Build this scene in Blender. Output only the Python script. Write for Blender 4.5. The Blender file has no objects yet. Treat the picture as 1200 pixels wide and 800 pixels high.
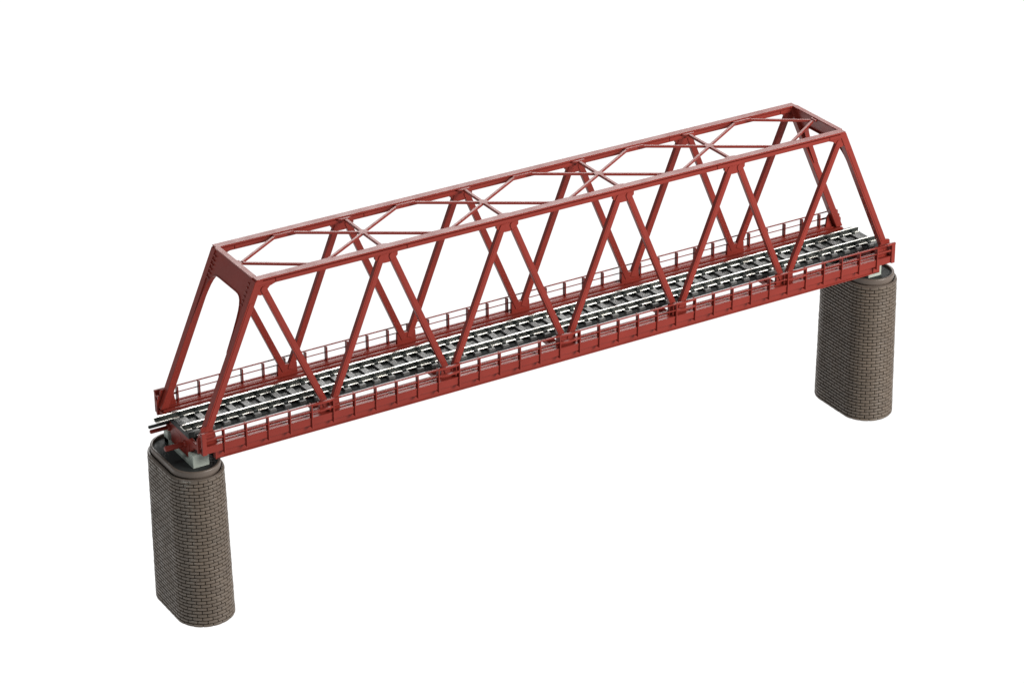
# Model of a single-track through truss railway bridge on two brick piers,
# photographed as a product picture on pure white.
# All sizes below are millimetres of the real model; S turns them into scene units.
import bpy, bmesh, math, random
from mathutils import Vector, Matrix

S = 0.01
C = bpy.context.scene.collection
random.seed(7)

# ------------------------------------------------------------------ helpers
def V(x, y, z):
    return Vector((x * S, y * S, z * S))

class MB:
    """collects shapes (mm) and links them as ONE mesh object"""
    def __init__(self):
        self.bm = bmesh.new()

    def _merge(self, other):
        me = bpy.data.meshes.new('tmp')
        other.to_mesh(me)
        other.free()
        self.bm.from_mesh(me)
        bpy.data.meshes.remove(me)

    def box(self, x0, x1, y0, y1, z0, z1, bev=0.0):
        b = bmesh.new()
        x0, x1 = min(x0, x1), max(x0, x1)
        y0, y1 = min(y0, y1), max(y0, y1)
        z0, z1 = min(z0, z1), max(z0, z1)
        bmesh.ops.create_cube(b, size=1)
        for v in b.verts:
            v.co = Vector((x0 + (v.co.x + .5) * (x1 - x0), y0 + (v.co.y + .5) * (y1 - y0), z0 + (v.co.z + .5) * (z1 - z0)))
        self._bev(b, bev)
        self._merge(b)
        return self

    def _bev(self, b, bev, segs=1):
        if bev > 0:
            bmesh.ops.bevel(b, geom=list(b.edges), offset=bev, segments=segs, profile=0.5, affect='EDGES', clamp_overlap=True)

    def bar(self, p, q, w, t, side=Vector((0, 1, 0)), bev=0.0):
        """straight bar from p to q, t along side, w along the other way"""
        p, q = Vector(p), Vector(q)
        d = (q - p).normalized()
        a = (side - side.dot(d) * d).normalized()
        c = d.cross(a)
        b = bmesh.new()
        vs = []
        for e in (p, q):
            for i, j in ((-1, -1), (1, -1), (1, 1), (-1, 1)):
                vs.append(b.verts.new(e + c * (w / 2 * i) + a * (t / 2 * j)))
        for f in ((0, 1, 2, 3), (7, 6, 5, 4), (0, 4, 5, 1), (1, 5, 6, 2), (2, 6, 7, 3), (3, 7, 4, 0)):
            b.faces.new([vs[k] for k in f])
        bmesh.ops.recalc_face_normals(b, faces=b.faces)
        self._bev(b, bev)
        self._merge(b)
        return self

    def prism(self, pts, a, depth, bev=0.0):
        """pts: list of 3D points (planar outline), extruded along vector a*depth"""
        b = bmesh.new()
        a = Vector(a).normalized() * depth
        v0 = [b.verts.new(Vector(p)) for p in pts]
        v1 = [b.verts.new(Vector(p) + a) for p in pts]
        b.faces.new(v0)
        b.faces.new(list(reversed(v1)))
        n = len(pts)
        for i in range(n):
            b.faces.new((v0[i], v1[i], v1[(i + 1) % n], v0[(i + 1) % n]))
        bmesh.ops.recalc_face_normals(b, faces=b.faces)
        self._bev(b, bev)
        self._merge(b)
        return self

    def rod(self, p, q, r, n=14, dome=0.0):
        p, q = Vector(p), Vector(q)
        d = (q - p).normalized()
        a = d.orthogonal().normalized()
        c = d.cross(a)
        b = bmesh.new()
        prof = [(p, r * .7), (p + d * r * .3, r), (q - d * r * .3, r), (q, r * .7)]
        rings = [[b.verts.new(o + (a * math.cos(t * 2 * math.pi / n) + c * math.sin(t * 2 * math.pi / n)) * rr) for t in range(n)] for o, rr in prof]
        for k in range(3):
            for i in range(n):
                f = b.faces.new((rings[k][i], rings[k][(i + 1) % n], rings[k + 1][(i + 1) % n], rings[k + 1][i]))
                f.smooth = True
        b.faces.new(list(reversed(rings[0])))
        b.faces.new(rings[-1])
        bmesh.ops.recalc_face_normals(b, faces=b.faces)
        self._merge(b)
        return self

    def build(self, name, mat, parent=None, origin=(0, 0, 0)):
        o_ = Vector(origin)
        for v in self.bm.verts:
            v.co = (v.co - o_) * S
        me = bpy.data.meshes.new(name)
        self.bm.to_mesh(me)
        self.bm.free()
        for m in (mat if isinstance(mat, (list, tuple)) else [mat]):
            me.materials.append(m)
        o = bpy.data.objects.new(name, me)
        C.objects.link(o)
        o.location = o_ * S
        if parent is not None:
            o.parent = parent
            o.location = (o_ * S) - world_of(parent)
        return o

def world_of(o):
    w = Vector((0, 0, 0))
    while o is not None:
        w += o.location
        o = o.parent
    return w

def copy_part(o, dx, dy=0, dz=0, parent=None):
    c = o.copy()
    C.objects.link(c)
    c.parent = parent if parent is not None else o.parent
    c.location = o.location + Vector((dx, dy, dz)) * S
    return c

def empty(name, loc, label, cat, group=None):
    o = bpy.data.objects.new(name, None)
    C.objects.link(o)
    o.location = Vector(loc) * S
    o.empty_display_size = .05
    tag(o, label, cat, group)
    return o

def tag(o, label, cat, group=None):
    o['label'] = label
    o['category'] = cat
    if group:
        o['group'] = group

# ---------------------------------------------------------------- materials
def mat(name, col, rough=.5, spec=.5, metal=0.0, var=.12, vscale=40, rvar=.12, bump=0.0, bscale=250, tint=None, coat=0.0):
    m = bpy.data.materials.new(name)
    m.use_nodes = True
    nt = m.node_tree
    N, Lk = nt.nodes, nt.links
    p = N['Principled BSDF']
    tc = N.new('ShaderNodeTexCoord')
    n1 = N.new('ShaderNodeTexNoise')
    n1.inputs['Scale'].default_value = vscale
    n1.inputs['Detail'].default_value = 5
    Lk.new(tc.outputs['Object'], n1.inputs['Vector'])
    r = N.new('ShaderNodeValToRGB')
    r.color_ramp.elements[0].position = .3
    r.color_ramp.elements[1].position = .7
    t = tint or col
    r.color_ramp.elements[0].color = (*[c * (1 - var) for c in col], 1)
    r.color_ramp.elements[1].color = (*[min(1, c * (1 + var)) for c in t], 1)
    Lk.new(n1.outputs['Fac'], r.inputs['Fac'])
    Lk.new(r.outputs['Color'], p.inputs['Base Color'])
    n2 = N.new('ShaderNodeTexNoise')
    n2.inputs['Scale'].default_value = vscale * 2.3
    n2.inputs['Detail'].default_value = 4
    Lk.new(tc.outputs['Object'], n2.inputs['Vector'])
    mr = N.new('ShaderNodeMapRange')
    mr.inputs['From Min'].default_value = .3
    mr.inputs['From Max'].default_value = .7
    mr.inputs['To Min'].default_value = max(.03, rough - rvar)
    mr.inputs['To Max'].default_value = min(1, rough + rvar)
    Lk.new(n2.outputs['Fac'], mr.inputs['Value'])
    Lk.new(mr.outputs['Result'], p.inputs['Roughness'])
    p.inputs['Metallic'].default_value = metal
    p.inputs['Specular IOR Level'].default_value = spec
    p.inputs['Coat Weight'].default_value = coat
    if bump:
        n3 = N.new('ShaderNodeTexNoise')
        n3.inputs['Scale'].default_value = bscale
        n3.inputs['Detail'].default_value = 3
        Lk.new(tc.outputs['Object'], n3.inputs['Vector'])
        b = N.new('ShaderNodeBump')
        b.inputs['Strength'].default_value = bump
        b.inputs['Distance'].default_value = .002
        Lk.new(n3.outputs['Fac'], b.inputs['Height'])
        Lk.new(b.outputs['Normal'], p.inputs['Normal'])
    return m, p, nt

RED_COL = (.152, .0178, .0118)
RED = mat('red_oxide_plastic', RED_COL, rough=.38, spec=.17, var=.09, vscale=9, rvar=.05)[0]
DARK = mat('black_track_plastic', (.010, .012, .012), rough=.5, spec=.3, var=.2, bump=.1)[0]
SLEEPER = mat('sleeper_plastic', (.060, .061, .059), rough=.45, spec=.36, var=.25, vscale=60, bump=.1)[0]
WEB = mat('dark_rail_side', (.006, .009, .008), rough=.45, spec=.15, var=.2)[0]  # near-black colour for the rail webs and the sleeper chairs
STEEL = mat('nickel_silver', (.52, .52, .49), rough=.26, metal=1.0, var=.06, vscale=25, rvar=.08)[0]
GREY = mat('grey_bearing_plastic', (.30, .335, .30), rough=.5, spec=.3, var=.08)[0]
RIM = mat('brown_moulded_plastic', (.085, .067, .055), rough=.42, spec=.3, var=.12, vscale=14, bump=.1)[0]
RECESS = mat('dark_recess_plastic', (.020, .022, .022), rough=.6, spec=.12, var=.15)[0]
MORTAR = mat('mortar_plastic', (.007, .007, .006), rough=.8, spec=.03, var=.15)[0]

def brick_material():
    m, p, nt = mat('brick_plastic', (.080, .061, .045), rough=.45, spec=.45, var=.10, vscale=9, bump=.12, bscale=200)
    N, Lk = nt.nodes, nt.links
    geo = N.new('ShaderNodeNewGeometry')
    src = p.inputs['Base Color'].links[0].from_socket
    mr = N.new('ShaderNodeMapRange')
    mr.inputs['To Min'].default_value = .90
    mr.inputs['To Max'].default_value = 1.1
    Lk.new(geo.outputs['Random Per Island'], mr.inputs['Value'])
    mx = N.new('ShaderNodeVectorMath')
    mx.operation = 'SCALE'
    Lk.new(src, mx.inputs[0])
    Lk.new(mr.outputs['Result'], mx.inputs['Scale'])
    # pale rubbed scuffs
    tc = N.new('ShaderNodeTexCoord')
    n = N.new('ShaderNodeTexNoise')
    n.inputs['Scale'].default_value = 11
    n.inputs['Detail'].default_value = 7
    n.inputs['Roughness'].default_value = .7
    Lk.new(tc.outputs['Object'], n.inputs['Vector'])
    rp = N.new('ShaderNodeMapRange')
    rp.inputs['From Min'].default_value = .68
    rp.inputs['From Max'].default_value = .76
    Lk.new(n.outputs['Fac'], rp.inputs['Value'])
    mix = N.new('ShaderNodeMix')
    mix.data_type = 'RGBA'
    Lk.new(rp.outputs['Result'], mix.inputs['Factor'])
    Lk.new(mx.outputs['Vector'], mix.inputs['A'])
    mix.inputs['B'].default_value = (.17, .155, .135, 1)
    Lk.new(mix.outputs['Result'], p.inputs['Base Color'])
    return m
BRICK = brick_material()

# ------------------------------------------------------------- bridge sizes
L2 = 124.0                 # half length
P = 40.836                 # truss panel
TW = 14.4                  # truss outer face, half width
ZT = 42.8                  # top of the upper chords (z = 0 is the top of the handrails)
AX = 103.2                 # half length of the upper chord
SL = .437                  # slope of the end posts
bridge = empty('truss_bridge', (0, 0, -15), 'red steel through truss railway bridge with a track, lattice sides and thin handrails', 'bridge')
BR = bridge

# ---- upper chords (> gusset_plate)
for s in (-1, 1):
    m = MB()
    seams = [-AX, -97.2, -54.5, 54.5, 97.2, AX]
    for a, b in zip(seams[:-1], seams[1:]):
        m.box(a + .07, b - .07, s * 12.1, s * TW, 40.85, 41.92, .08)
    m.box(-AX + .2, AX - .2, s * 12.5, s * (TW - .9), 40.95, 42.45)
    m.box(-AX, AX, s * 11.9, s * (TW + .2), 42.32, ZT, .1)
    m.box(-AX, AX, s * 12.0, s * (TW + .08), 40.72, 40.92, .05)
    # little pads where the wind bracing lands
    for i in range(-2, 3):
        m.box(i * P - 3.4, i * P + 3.4, s * 10.9, s * 12.0, 42.05, 42.5, .12)
    for i in (-1.5, -.5, .5, 1.5):
        m.prism([(i * P + 2.4 * math.cos(t) , s * (12.0 - 1.2 * math.sin(t)), 42.05) for t in [k * math.pi / 8 for k in range(9)]], (0, 0, 1), .45)
    ch = m.build('upper_chord', RED, BR, (0, s * 13.2, 42))
    y0, dy = (s * 13.15, s * 1.0)
    g = None
    for i in (-1.5, -.5, .5, 1.5):
        X = i * P
        if g is None:
            out = [(-3.8, 41.2), (-3.75, 39.5), (-3.3, 39.1), (-1.5, 38.0), (-.9, 37.85), (.9, 37.85), (1.5, 38.0), (3.3, 39.1), (3.75, 39.5), (3.8, 41.2)]
            g = MB().prism([(X + a, y0, b) for a, b in out], (0, s, 0), 1.0, .08).build('gusset_plate', RED, ch, (X, y0, 40))
            g0 = X
        else:
            copy_part(g, X - g0)
    for e in (-1, 1):
        out = [(AX - .3, 42.2), (AX - 5.7, 41.2), (AX - 6.3, 40.6), (AX - 4.2, 39.9), (AX - 2.9, 38.5), (AX - 2.2, 37.7), (AX - 1.2, 37.6),
               (AX - .35, 37.9), (AX + .5, 37.1), (AX + 1.3, 35.6), (AX + 2.2, 33.8), (AX + 3.6, 34.2), (AX + 2.6, 36.6)]
        MB().prism([(e * a, y0, b) for a, b in out], (0, s, 0), 1.0, .06).build('gusset_plate', RED, ch, (e * AX, y0, 40))

# ---- diagonals: rounded flat bars, each one a part
def diag_outline(p, q, w):
    p, q = Vector(p), Vector(q)
    d = (q - p).normalized()
    n = Vector((-d.y, d.x))
    pts = [p + n * w / 2, p - n * w / 2]
    pts += [q + d * (math.sin(t) * w / 2) * 1.0 - n * (math.cos(t) * w / 2) for t in [k * math.pi / 8 for k in range(9)]]
    return pts

protos = {}
for s in (-1, 1):
    for dirn in (-1, 1):
        for i in [-2.5 + k for k in range(6)]:
            j = i + dirn * .5            # bottom node
            if abs(j) > 2.01:
                continue
            if dirn > 0:
                top = (i * P + 1.75, 39.75)
                bot = (j * P - .9, -3.2)
            else:
                top = (i * P - 1.75, 39.75)
                bot = (j * P + .9, -3.2)
            if abs(i) > 2.4:
                top = (i * P - (1 if i > 0 else -1) * 1.15, 39.3)
            key = (s, dirn, abs(i) > 2.4)
            if key in protos:
                o, x0 = protos[key]
                c = copy_part(o, i * P - x0)
                continue
            m = MB().prism([(a, s * 12.9, b) for a, b in diag_outline(bot, top, 1.98)], (0, s, 0), 1.55, .12)
            # raised strip along the middle, the moulding line the photo shows
            d = (Vector(top) - Vector(bot)).normalized()
            pa, pb = Vector(bot) + d * 2.5, Vector(top) - d * 1.2
            m.bar((pa.x, s * 14.45, pa.y), (pb.x, s * 14.45, pb.y), 1.0, .16, bev=.03)
            o = m.build('diagonal_brace', RED, BR, ((top[0] + bot[0]) / 2, s * 13.9, 18))
            protos[key] = (o, i * P)

# ---- end posts and portals
def epx(z):                        # outer edge of the end post
    return AX + .1 + (ZT - z) * SL
for e in (-1, 1):
    for s in (-1, 1):
        wv = 2.45
        zt, zb = 42.3, -4.6
        out = [(e * epx(zt), zt), (e * (epx(zt) - wv), zt), (e * (epx(zb) - wv), zb), (e * epx(zb), zb)]
        m = MB().prism([(a, s * 11.9, b) for a, b in out], (0, s, 0), 2.52, .12)
        o = [(e * (epx(36) - .5), 36), (e * (epx(36) - 1.9), 36), (e * (epx(1) - 1.9), 1), (e * (epx(1) - .5), 1)]
        m.prism([(a, s * 14.35, b) for a, b in o], (0, s, 0), .2, .03)
        m.build('end_post', RED, BR, (e * epx(20), s * 13.2, 20))
    # portal plate between the two posts, lying in their slope
    half = [(12.0, ZT - .35), (12.0, 21.0), (11.75, 21.2), (11.3, 27.0), (10.85, 30.6), (10.45, 32.6), (9.95, 34.0), (9.2, 35.2), (8.2, 36.0), (7.0, 36.4), (5.5, 36.5), (2.0, 36.5)]
    yz = [(y, z) for y, z in half] + [(-y, z) for y, z in reversed(half)]
    m = MB()
    m.prism([(e * (epx(z) - .35), y, z) for y, z in yz], (-e, 0, 0), .7)
    m.box(e * (AX - 1.35), e * (AX + .42), -12.1, 12.1, 42.36, 42.78, .08)
    # rolled lower flange of the arch
    for (ya, za), (yb, zb) in zip(yz[1:-1], yz[2:]):
        m.bar((e * (epx(za) - .9), ya, za), (e * (epx(zb) - .9), yb, zb), .28, 1.5, side=Vector((1, 0, 0)))
    # rivet ribs
    for s in (-1, 1):
        for k in range(6):
            z = 34.6 + k * 1.22
            m.bar((e * (epx(z) - .2), s * 10.5, z), (e * (epx(z) - .2), s * 11.75, z), .36, .62, side=Vector((1, 0, 0)), bev=.08)
    m.box(e * (AX - 2.2), e * (AX - 1.2), -1.4, 1.4, 41.9, 42.5, .12)
    m.build('portal_plate', RED, BR, (e * AX, 0, 38))

# ---- wind bracing between the upper chords
cs = MB()
x0 = -1.5 * P
cs.bar((x0, -12.0, 41.95), (x0, 12.0, 41.95), 1.05, .8, side=Vector((0, 0, 1)), bev=.1)
cs.prism([(x0 + 1.5 * math.cos(t), 1.5 * math.sin(t), 42.25) for t in [k * math.pi / 6 for k in range(12)]], (0, 0, 1), .12)
cs = cs.build('cross_strut', RED, BR, (x0, 0, 42))
for i in (-.5, .5, 1.5):
    copy_part(cs, (i + 1.5) * P)
lat = {}
for i in (-2.5, -1.5, -.5, .5, 1.5, 2.5):
    for d in (-1, 1):
        if abs(i + d * .5) > 2.01:
            continue
        for s in (-1, 1):
            a = i * P if abs(i) < 2 else i * P - (1 if i > 0 else -1) * 1.0
            b = (i + d * .5) * P - d * 2.2
            if (d, s) in lat and abs(i) < 2:
                o, xi = lat[(d, s)]
                copy_part(o, (i - xi) * P)
                continue
            m = MB().bar((a + d * .5, s * .4, 41.95), (b, s * 11.7, 41.95), 0.88, .75, side=Vector((0, 0, 1)), bev=.08)
            o = m.build('lateral_brace', RED, BR, (a, 0, 42))
            if abs(i) < 2:
                lat[(d, s)] = (o, i)

# ---- lower chords (> gusset_plate)
for s in (-1, 1):
    m = MB()
    m.box(-119, 119, s * 13.5, s * TW, -9.9, -4.9, .1)               # outer web
    m.box(-119, 119, s * 13.3, s * (TW + .35), -9.95, -9.6, .06)      # bottom flange lip
    m.box(-L2 + .5, L2 - .5, s * 11.1, s * 11.6, -7.6, -4.72, .08)    # inner plate
    m.box(-L2 + .5, L2 - .5, s * 10.95, s * 11.75, -4.95, -4.6, .08)    # inner lip
    m.box(-L2 + .5, L2 - .5, s * 11.5, s * 13.6, -7.4, -6.9)          # bottom of the channel
    m.box(-L2 + .5, L2 - .5, s * 13.0, s * 13.55, -6.95, -4.62, .08)  # outer plate of the channel
    for e in (-1, 1):
        m.box(e * 119.3, e * 116.6, s * 13.2, s * 14.75, -9.95, -6.4, .1)   # bearing foot at the web's end
    lc = m.build('lower_chord', RED, BR, (0, s * 13, -7))
    g = None
    for j in range(-2, 3):
        X = j * P
        if g is None:
            out = [(-3.3, -4.75), (-3.2, -1.3), (-2.6, -.5), (-1.7, -.4), (-.9, -1.3), (.9, -1.3), (1.7, -.4), (2.6, -.5), (3.2, -1.3), (3.3, -4.75)]
            g = MB().prism([(X + a, s * 13.1, b) for a, b in out], (0, s, 0), 1.05, .08).build('gusset_plate', RED, lc, (X, s * 13.1, -3))
            g0 = X
        else:
            copy_part(g, X - g0)
    for e in (-1, 1):
        out = [(118.3, -4.75), (118.9, -.9), (119.9, .2), (121.6, 1.1), (123.1, .75), (123.35, -1.7), (124.3, -2.1), (124.5, -2.6), (124.5, -6.9), (118.3, -6.9)]
        MB().prism([(e * a, s * 13.6, b) for a, b in out], (0, s, 0), .75, .07).build('gusset_plate', RED, lc, (e * 121, s * 13.1, -3))

# ---- walkways and handrails (> rail_post)
SP = 2 * L2 / 35
for s in (-1, 1):
    m = MB()
    m.box(-L2, L2, s * 13.6, s * 16.0, -5.25, -4.72)
    m.box(-L2, L2, s * 15.45, s * 15.95, -6.9, -4.62, .07)             # outer edge strip
    m.box(-L2, L2, s * 13.62, s * 14.1, -4.8, -4.5, .06)               # inner rib of the deck
    m.box(-L2, L2, s * 15.4, s * 16.12, -4.72, -4.45, .06)
    m.build('walkway', RED, BR, (0, s * 15, -5))
    m = MB()
    m.box(-L2, L2, s * (15.72 if s < 0 else 15.88), s * (16.4 if s < 0 else 16.3), -.34, 0, .05)
    m.box(-L2, L2, s * 15.98, s * 16.26, -2.5, -2.2, .05)
    # thicker bowed pieces where the rail passes a truss joint
    for j in (range(-2, 3) if s < 0 else ()):
        X = j * P
        k0 = round((X + L2) / SP - .5)
        xa, xb = -L2 + k0 * SP, -L2 + (k0 + 1) * SP
        for z, b_, t in ((-.22, .55, .66), (-2.55, .8, .55)):
            n = 8
            for k in range(n):
                f0, f1 = k / n, (k + 1) / n
                ya = s * (16.1 + b_ * math.sin(math.pi * f0) * .6)
                yb = s * (16.1 + b_ * math.sin(math.pi * f1) * .6)
                m.bar((xa + (xb - xa) * f0, ya, z), (xa + (xb - xa) * f1 + .03, yb, z), t, .5, side=Vector((0, 1, 0)))
    hr = m.build('handrail', RED, BR, (0, s * 16.1, 0))
    p0 = None
    for k in range(1, 35):
        X = -L2 + k * SP
        if p0 is None:
            p0 = MB().box(X - .2, X + .2, s * 14.6, s * 16.46, -7.8, -4.75, .05).box(X - .19, X + .19, s * 14.9, s * 16.46, -4.9, -.1, .05).build('rail_post', RED, hr, (X, s * 16.1, -4))
            xp = X
        else:
            copy_part(p0, X - xp)
    for e in (-1, 1):
        m = MB()
        m.box(e * L2, e * (L2 - 1.45), s * 15.5, s * 16.45, -6.95, -.1, .1)
        m.box(e * L2, e * (L2 - .6), s * 13.7, s * 14.4, -6.95, -.9, .1)
        m.box(e * L2, e * (L2 - .6), s * 13.7, s * 15.6, -6.95, -6.2, .06)
        m.box(e * L2, e * (L2 - .7), s * 14.2, s * 15.6, -1.4, -.9, .06)
        m.box(e * (L2 + .05), e * (L2 - 3.4), s * 15.7, s * 16.55, -.5, .2, .12)
        m.box(e * (L2 - 1.3), e * (L2 - 6.9), s * 15.8, s * 16.2, -2.75, -2.1, .1)
        m.build('rail_post', RED, hr, (e * L2, s * 16.1, -4))

# ---- end beams and coupling pins
for e in (-1, 1):
    m = MB()
    m.box(e * L2, e * (L2 - 1.0), -13.65, 13.65, -6.9, -5.2, .1)
    m.box(e * (L2 - .15), e * (L2 - 2.2), -6.2, 6.2, -12.3, -6.7, .12)
    m.prism([(e * (L2 - .4), a, b) for a, b in ((-10.4, -6.8), (-6, -6.8), (-6, -10.6))], (-e, 0, 0), 1.2)
    m.prism([(e * (L2 - .4), a, b) for a, b in ((10.4, -6.8), (6, -6.8), (6, -10.6))], (-e, 0, 0), 1.2)
    m.box(e * (L2 - .05), e * (L2 - 1.2), -1.2, 2.6, -12.0, -6.9, .1)
    m.build('end_beam', RED, BR, (e * L2, 0, -8))
    for y, z, x1 in ((-3.9 * -e, -8.6, 130.3), (7.0 * -e, -7.9, 130.0)):
        y = -y if e > 0 else y
        m = MB()
        yy = (-3.7 if z < -8.2 else 7.0) * (1 if e < 0 else -1)
        m.rod((e * 121.5, yy, z), (e * x1, yy, z), .82 if z < -8.2 else .62)
        m.rod((e * 121.5, yy, z), (e * 124.6, yy, z), 1.15)
        m.build('coupling_pin', RED, BR, (e * L2, yy, z))

# ---- floor beams under the track at the truss joints
fb = None
for j in range(-2, 3):
    X = j * P
    if fb is None:
        fb = MB().box(X - .9, X + .9, -11.2, 11.2, -9.2, -7.3, .1).box(X - 1.5, X + 1.5, -11.2, 11.2, -7.5, -7.2, .05).build('floor_beam', RED, BR, (X, 0, -8))
        fx = X
    else:
        copy_part(fb, X - fx)

# ---- track (> sleeper, running_rail, rail_joiner)
HG = 4.3                     # rail centre line
m = MB()
m.box(-L2 - .1, L2 + .1, -6.6, 6.6, -5.0, -3.95, .1)
m.box(-L2 + .6, L2 - .6, -3.8, 3.8, -6.9, -4.9, .12)
for e in (-1, 1):
    m.box(e * (L2 + .25), e * (L2 - 1.9), -7.5, 7.5, -5.3, -3.32, .12)
trk = m.build('track', DARK, BR, (0, 0, -5))
NS = 50
pitch = 2 * L2 / NS
sl = None
for k in range(NS):
    X = -L2 + (k + .5) * pitch
    if sl is None:
        m = MB().box(X - 1.1, X + 1.1, -7.4, 7.4, -4.2, -3.3, .12)
        n0 = len(m.bm.faces)
        for s in (-1, 1):                         # rail chairs
            for t in (-1, 1):
                m.box(X - .65, X + .65, s * HG + t * .3, s * HG + t * 1.85, -3.35, -2.82, .12)
        m.bm.faces.ensure_lookup_table()
        for f in m.bm.faces[n0:]:
            f.material_index = 1
        sl = m.build('sleeper', [SLEEPER, WEB], trk, (X, 0, -4))
        sx = X
    else:
        copy_part(sl, X - sx)
for s in (-1, 1):
    xa, xb = (-L2 - .6, L2 + 2.4) if s < 0 else (-L2 - 5.6, L2 + .5)
    m = MB()
    y = s * HG
    m.box(xa, xb, y - .27, y + .27, -2.22, -2.02, .05)
    n0 = len(m.bm.faces)
    m.box(xa + .02, xb - .02, y - .16, y + .16, -3.1, -2.2)
    n1 = len(m.bm.faces)
    prof = [(-1.6, -3.29), (-1.6, -3.1), (-.4, -2.98), (.4, -2.98), (1.6, -3.1), (1.6, -3.29)]
    m.prism([(xa, y + a, b) for a, b in prof], (1, 0, 0), xb - xa)
    m.bm.faces.ensure_lookup_table()
    for f in m.bm.faces[n0:n1]:
        f.material_index = 1
    rl = m.build('running_rail', [STEEL, WEB], trk, (0, y, -3))
    e = -1 if s > 0 else 1
    MB().box(e * (L2 - .2), e * (L2 + 4.4), y - 1.0, y + 1.3, -4.1, -3.3, .15).rod((e * L2, y + s * 2.2, -6.0), (e * (L2 + 6.6), y + s * 2.2, -6.0), .5).build('rail_joiner', DARK, trk, (e * (L2 + 2), y, -4))

# -------------------------------------------------------------------- piers
PX, HX, HY = 122.4, 8.35, 14.7
Z_T, Z_B = -15.6, -64.5

def stadium(t, hx, hy):
    """point and outward normal at arc length fraction t of a stadium outline"""
    f = hy - hx
    per = 4 * f + 2 * math.pi * hx
    d = (t % 1.0) * per
    if d < 2 * f:
        return (hx, -f + d), (1, 0)
    d -= 2 * f
    if d < math.pi * hx:
        a = d / hx
        return (hx * math.cos(a), f + hx * math.sin(a)), (math.cos(a), math.sin(a))
    d -= math.pi * hx
    if d < 2 * f:
        return (-hx, f - d), (-1, 0)
    d -= 2 * f
    a = math.pi + d / hx
    return (hx * math.cos(a), -f + hx * math.sin(a)), (math.cos(a), math.sin(a))

def outline(hx, hy, n=96):
    return [stadium(k / n, hx, hy)[0] for k in range(n)]

def ring(bm, cx, rings, close_top=False, close_bot=False):
    mk = lambda k: [bm.verts.new((cx + x, y, rings[k][1])) for x, y in rings[k][0]]
    n = len(rings[0][0])
    rr = [None, None]
    for k in range(len(rings) - 1):          # each band has its own vertices: crisp steps, smooth round the oval
        a, b = mk(k), mk(k + 1)
        rr[0] = rr[0] or a
        rr[1] = b
        for i in range(n):
            f = bm.faces.new((a[i], a[(i + 1) % n], b[(i + 1) % n], b[i]))
            f.smooth = True
    if close_bot:
        bm.faces.new(list(reversed(rr[0])))
    if close_top:
        bm.faces.new(rr[-1])
    return rr

def build_pier(cx, label, group, seed):
    rnd = random.Random(seed)
    root = empty('brick_pier', (cx, 0, Z_B), label, 'bridge pier', group)
    grow = lambda z: 1 + .055 * (Z_T - z) / (Z_T - Z_B)
    # mortar core
    m = MB()
    k = grow(Z_B)
    ring(m.bm, cx, [(outline(HX * k - .34, HY * k - .34), Z_B), (outline(HX - .34, HY - .34), Z_T - .05)], True, True)
    nf = len(m.bm.faces)
    NC, NB = 44, 27
    h = (Z_T - Z_B) / NC
    for c in range(NC):
        z0 = Z_B + c * h
        g0, g1 = z0 + .12, z0 + h - .17
        off = .5 if c % 2 else 0.0
        for b in range(NB):
            ta, tb = (b + off + .04) / NB, (b + off + .96) / NB
            prj = .2 + rnd.uniform(-.035, .05)
            tilt = rnd.uniform(-.02, .02)
            cols = []
            for q in range(5):
                t = ta + (tb - ta) * q / 4
                colv = []
                edge = .05 if q in (0, 4) else 0.0
                for z, d in ((g0, -.35), (g0, prj - .1 - edge), (g0 + .1, prj - edge), (g1 - .2, prj - edge + tilt), (g1, prj - .2 - edge), (g1, -.35)):
                    kk = grow(z)
                    (x, y), (nx, ny) = stadium(t, HX * kk, HY * kk)
                    colv.append(m.bm.verts.new((cx + x + nx * d, y + ny * d, z)))
                cols.append(colv)
            for q in range(4):
                for r_ in range(5):
                    f = m.bm.faces.new((cols[q][r_], cols[q + 1][r_], cols[q + 1][r_ + 1], cols[q][r_ + 1]))
                    f.material_index = 1
            for f in (m.bm.faces.new(list(reversed(cols[0]))), m.bm.faces.new(cols[4])):
                f.material_index = 1
    m.build('brick_wall', [MORTAR, BRICK], root, (cx, 0, Z_B))
    # shoulder and raised rim
    m = MB()
    ring(m.bm, cx, [(outline(HX - .5, HY - .5), Z_T - .3), (outline(HX + .02, HY + .02), Z_T - .12), (outline(HX + .1, HY + .1), Z_T + .1),
                    (outline(HX - .05, HY - .05), Z_T + .24), (outline(HX - .5, HY - .5), Z_T + .26), (outline(HX - .55, HY - .55), Z_T - .6), (outline(HX - 1.05, HY - 1.05), Z_T - .6),
                    (outline(HX - 1.05, HY - 1.05), Z_T + .55), (outline(HX - .76, HY - .76), Z_T + .62), (outline(HX - .74, HY - .74), -13.55), (outline(HX - .84, HY - .84), -13.32), (outline(HX - 1.05, HY - 1.05), -13.22),
                    (outline(HX - 1.4, HY - 1.4), -13.24), (outline(HX - 1.55, HY - 1.55), -13.36), (outline(HX - 1.6, HY - 1.6), -14.4)])
    m.build('cap_rim', RIM, root, (cx, 0, Z_T))
    m = MB()
    ring(m.bm, cx, [(outline(HX - 1.58, HY - 1.58), -15.0), (outline(HX - 1.58, HY - 1.58), -14.2)], True, True)
    m.build('recessed_top', RECESS, root, (cx, 0, Z_T))
    return root

build_pier(-PX, 'brown brick pier with open dark oval top and red pins over its rim', 'brick piers under the bridge', 3)
build_pier(PX, 'brown brick pier half hidden behind the red girder, most of its oval top covered', 'brick piers under the bridge', 8)

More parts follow.
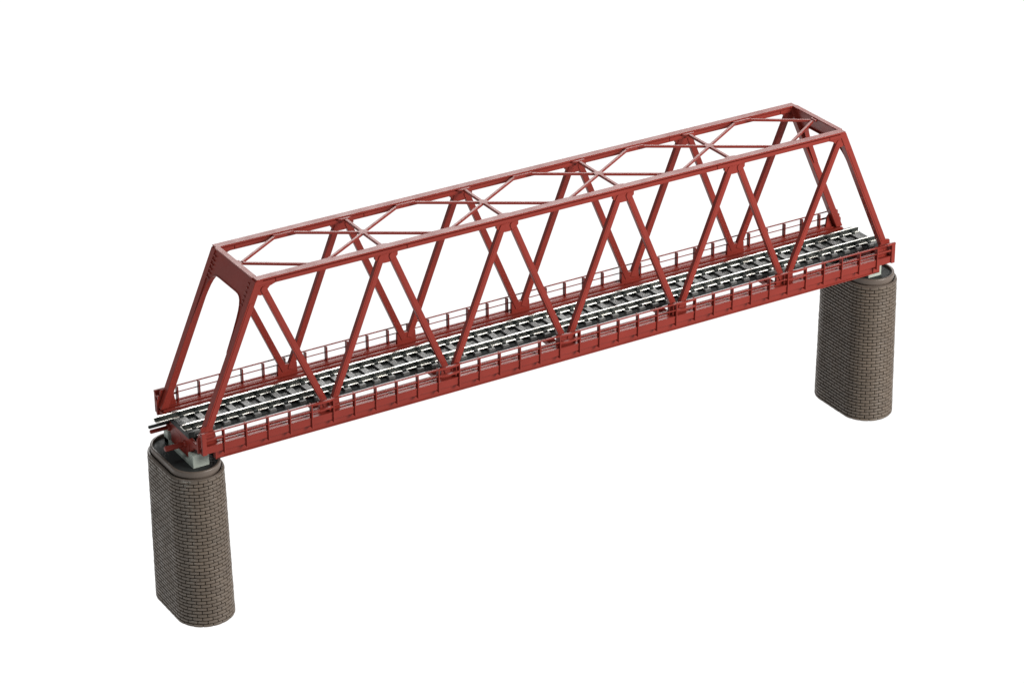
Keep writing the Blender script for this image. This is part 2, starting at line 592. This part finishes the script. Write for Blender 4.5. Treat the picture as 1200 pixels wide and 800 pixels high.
# bearing blocks lying in the pier tops
def bearing(e, label):
    root = empty('bearing_block', (e * 121.6, 0, -14.2), label, 'bearing block', 'grey bearing blocks on the piers')
    xa, xb = 119.1, 124.2
    MB().box(e * xa, e * xb, -9.4, 10.6, -14.2, -12.9, .1).box(e * xa, e * xb, 6.0, 10.55, -13.1, -12.25, .1).build('base_bar', GREY, root, (e * 121.6, 0, -14.2))
    MB().box(e * xa - e * .05, e * xb + e * .05, -9.45, -6.4, -14.19, -9.98, .12).build('upstand', GREY, root, (e * 121.6, -8, -14.2))
    MB().box(e * xa, e * xb, 7.6, 10.65, -14.19, -9.98, .12).build('upstand', GREY, root, (e * 121.6, 9, -14.2))
    return root
bearing(-1, 'pale grey bearing block in the open pier top, beside the protruding red pin')
bearing(1, 'grey bearing block peeping out below the girder on the half hidden pier')

# ------------------------------------------------------------------- camera
cam = bpy.data.cameras.new('camera')
co = bpy.data.objects.new('camera', cam)
C.objects.link(co)
AZ, EL, ROLL = math.radians(30.043750768), math.radians(26.344741613), math.radians(-.921845)
dv = Vector((-math.sin(AZ) * math.cos(EL), -math.cos(AZ) * math.cos(EL), math.sin(EL)))
r0 = Vector((math.cos(AZ), -math.sin(AZ), 0))
u0 = dv.cross(r0).normalized()
rr = math.cos(ROLL) * r0 + math.sin(ROLL) * u0
uu = -math.sin(ROLL) * r0 + math.cos(ROLL) * u0
loc = (rr * -16.83998 + uu * -8.396237 + dv * 897.641045) * S
M = Matrix(((rr.x, uu.x, dv.x, loc.x), (rr.y, uu.y, dv.y, loc.y), (rr.z, uu.z, dv.z, loc.z), (0, 0, 0, 1)))
co.matrix_world = M
cam.sensor_fit = 'HORIZONTAL'
cam.sensor_width = 36
cam.lens = 3404.426 * 36 / 1200
cam.shift_x = 28.2052 / 1200
cam.shift_y = -1.2295 / 1200
cam.clip_start = .1
cam.clip_end = 200
bpy.context.scene.camera = co

# ------------------------------------------------------------- light, white
w = bpy.data.worlds.new('World')
bpy.context.scene.world = w
w.use_nodes = True
N, Lk = w.node_tree.nodes, w.node_tree.links
bg = N['Background']
tc = N.new('ShaderNodeTexCoord')
sx = N.new('ShaderNodeSeparateXYZ')
Lk.new(tc.outputs['Generated'], sx.inputs[0])
rp = N.new('ShaderNodeValToRGB')             # white studio floor and wall below, dim room above
rp.color_ramp.elements[0].position = .42
rp.color_ramp.elements[0].color = (1, 1, 1, 1)
rp.color_ramp.elements[1].position = .58
rp.color_ramp.elements[1].color = (.2, .2, .21, 1)
mr = N.new('ShaderNodeMapRange')
mr.inputs['From Min'].default_value = -1
mr.inputs['From Max'].default_value = 1
Lk.new(sx.outputs['Z'], mr.inputs['Value'])
Lk.new(mr.outputs['Result'], rp.inputs['Fac'])
Lk.new(rp.outputs['Color'], bg.inputs['Color'])
bg.inputs['Strength'].default_value = 1.08

def softbox(name, pos, target, sx_, sy_, power, col=(1, 1, 1)):
    l = bpy.data.lights.new(name, 'AREA')
    l.shape = 'RECTANGLE'
    l.size, l.size_y = sx_, sy_
    l.energy = power
    l.color = col
    o = bpy.data.objects.new(name, l)
    C.objects.link(o)
    o.location = pos
    o.rotation_euler = (Vector(target) - Vector(pos)).to_track_quat('-Z', 'Y').to_euler()
    return o
# key from the front, to the right of the camera and above
softbox('key_softbox', (3.3, -5.5, 2.9), (0.1, 0, 0), 3.0, 3.0, 960, (1, .97, .93))
# long overhead bank behind the bridge: the glare along every level surface
softbox('back_softbox', (2.6, 5.2, 3.9), (0, 0, 0), 5.0, 2.3, 410, (1, .99, .97))

# small cool bank high on the far side of the open portal: top light on ribs, pins and brick ledges
softbox('side_softbox', (-4.2, -.6, 5.2), (-1.0, 0, 0), 1.6, 1.6, 105, (.92, 1, .97))

sc = bpy.context.scene
sc.view_settings.view_transform = 'Standard'
sc.view_settings.look = 'None'
sc.view_settings.exposure = 0
sc.view_settings.gamma = 1
sc.cycles.max_bounces = 6
sc.cycles.use_denoising = True
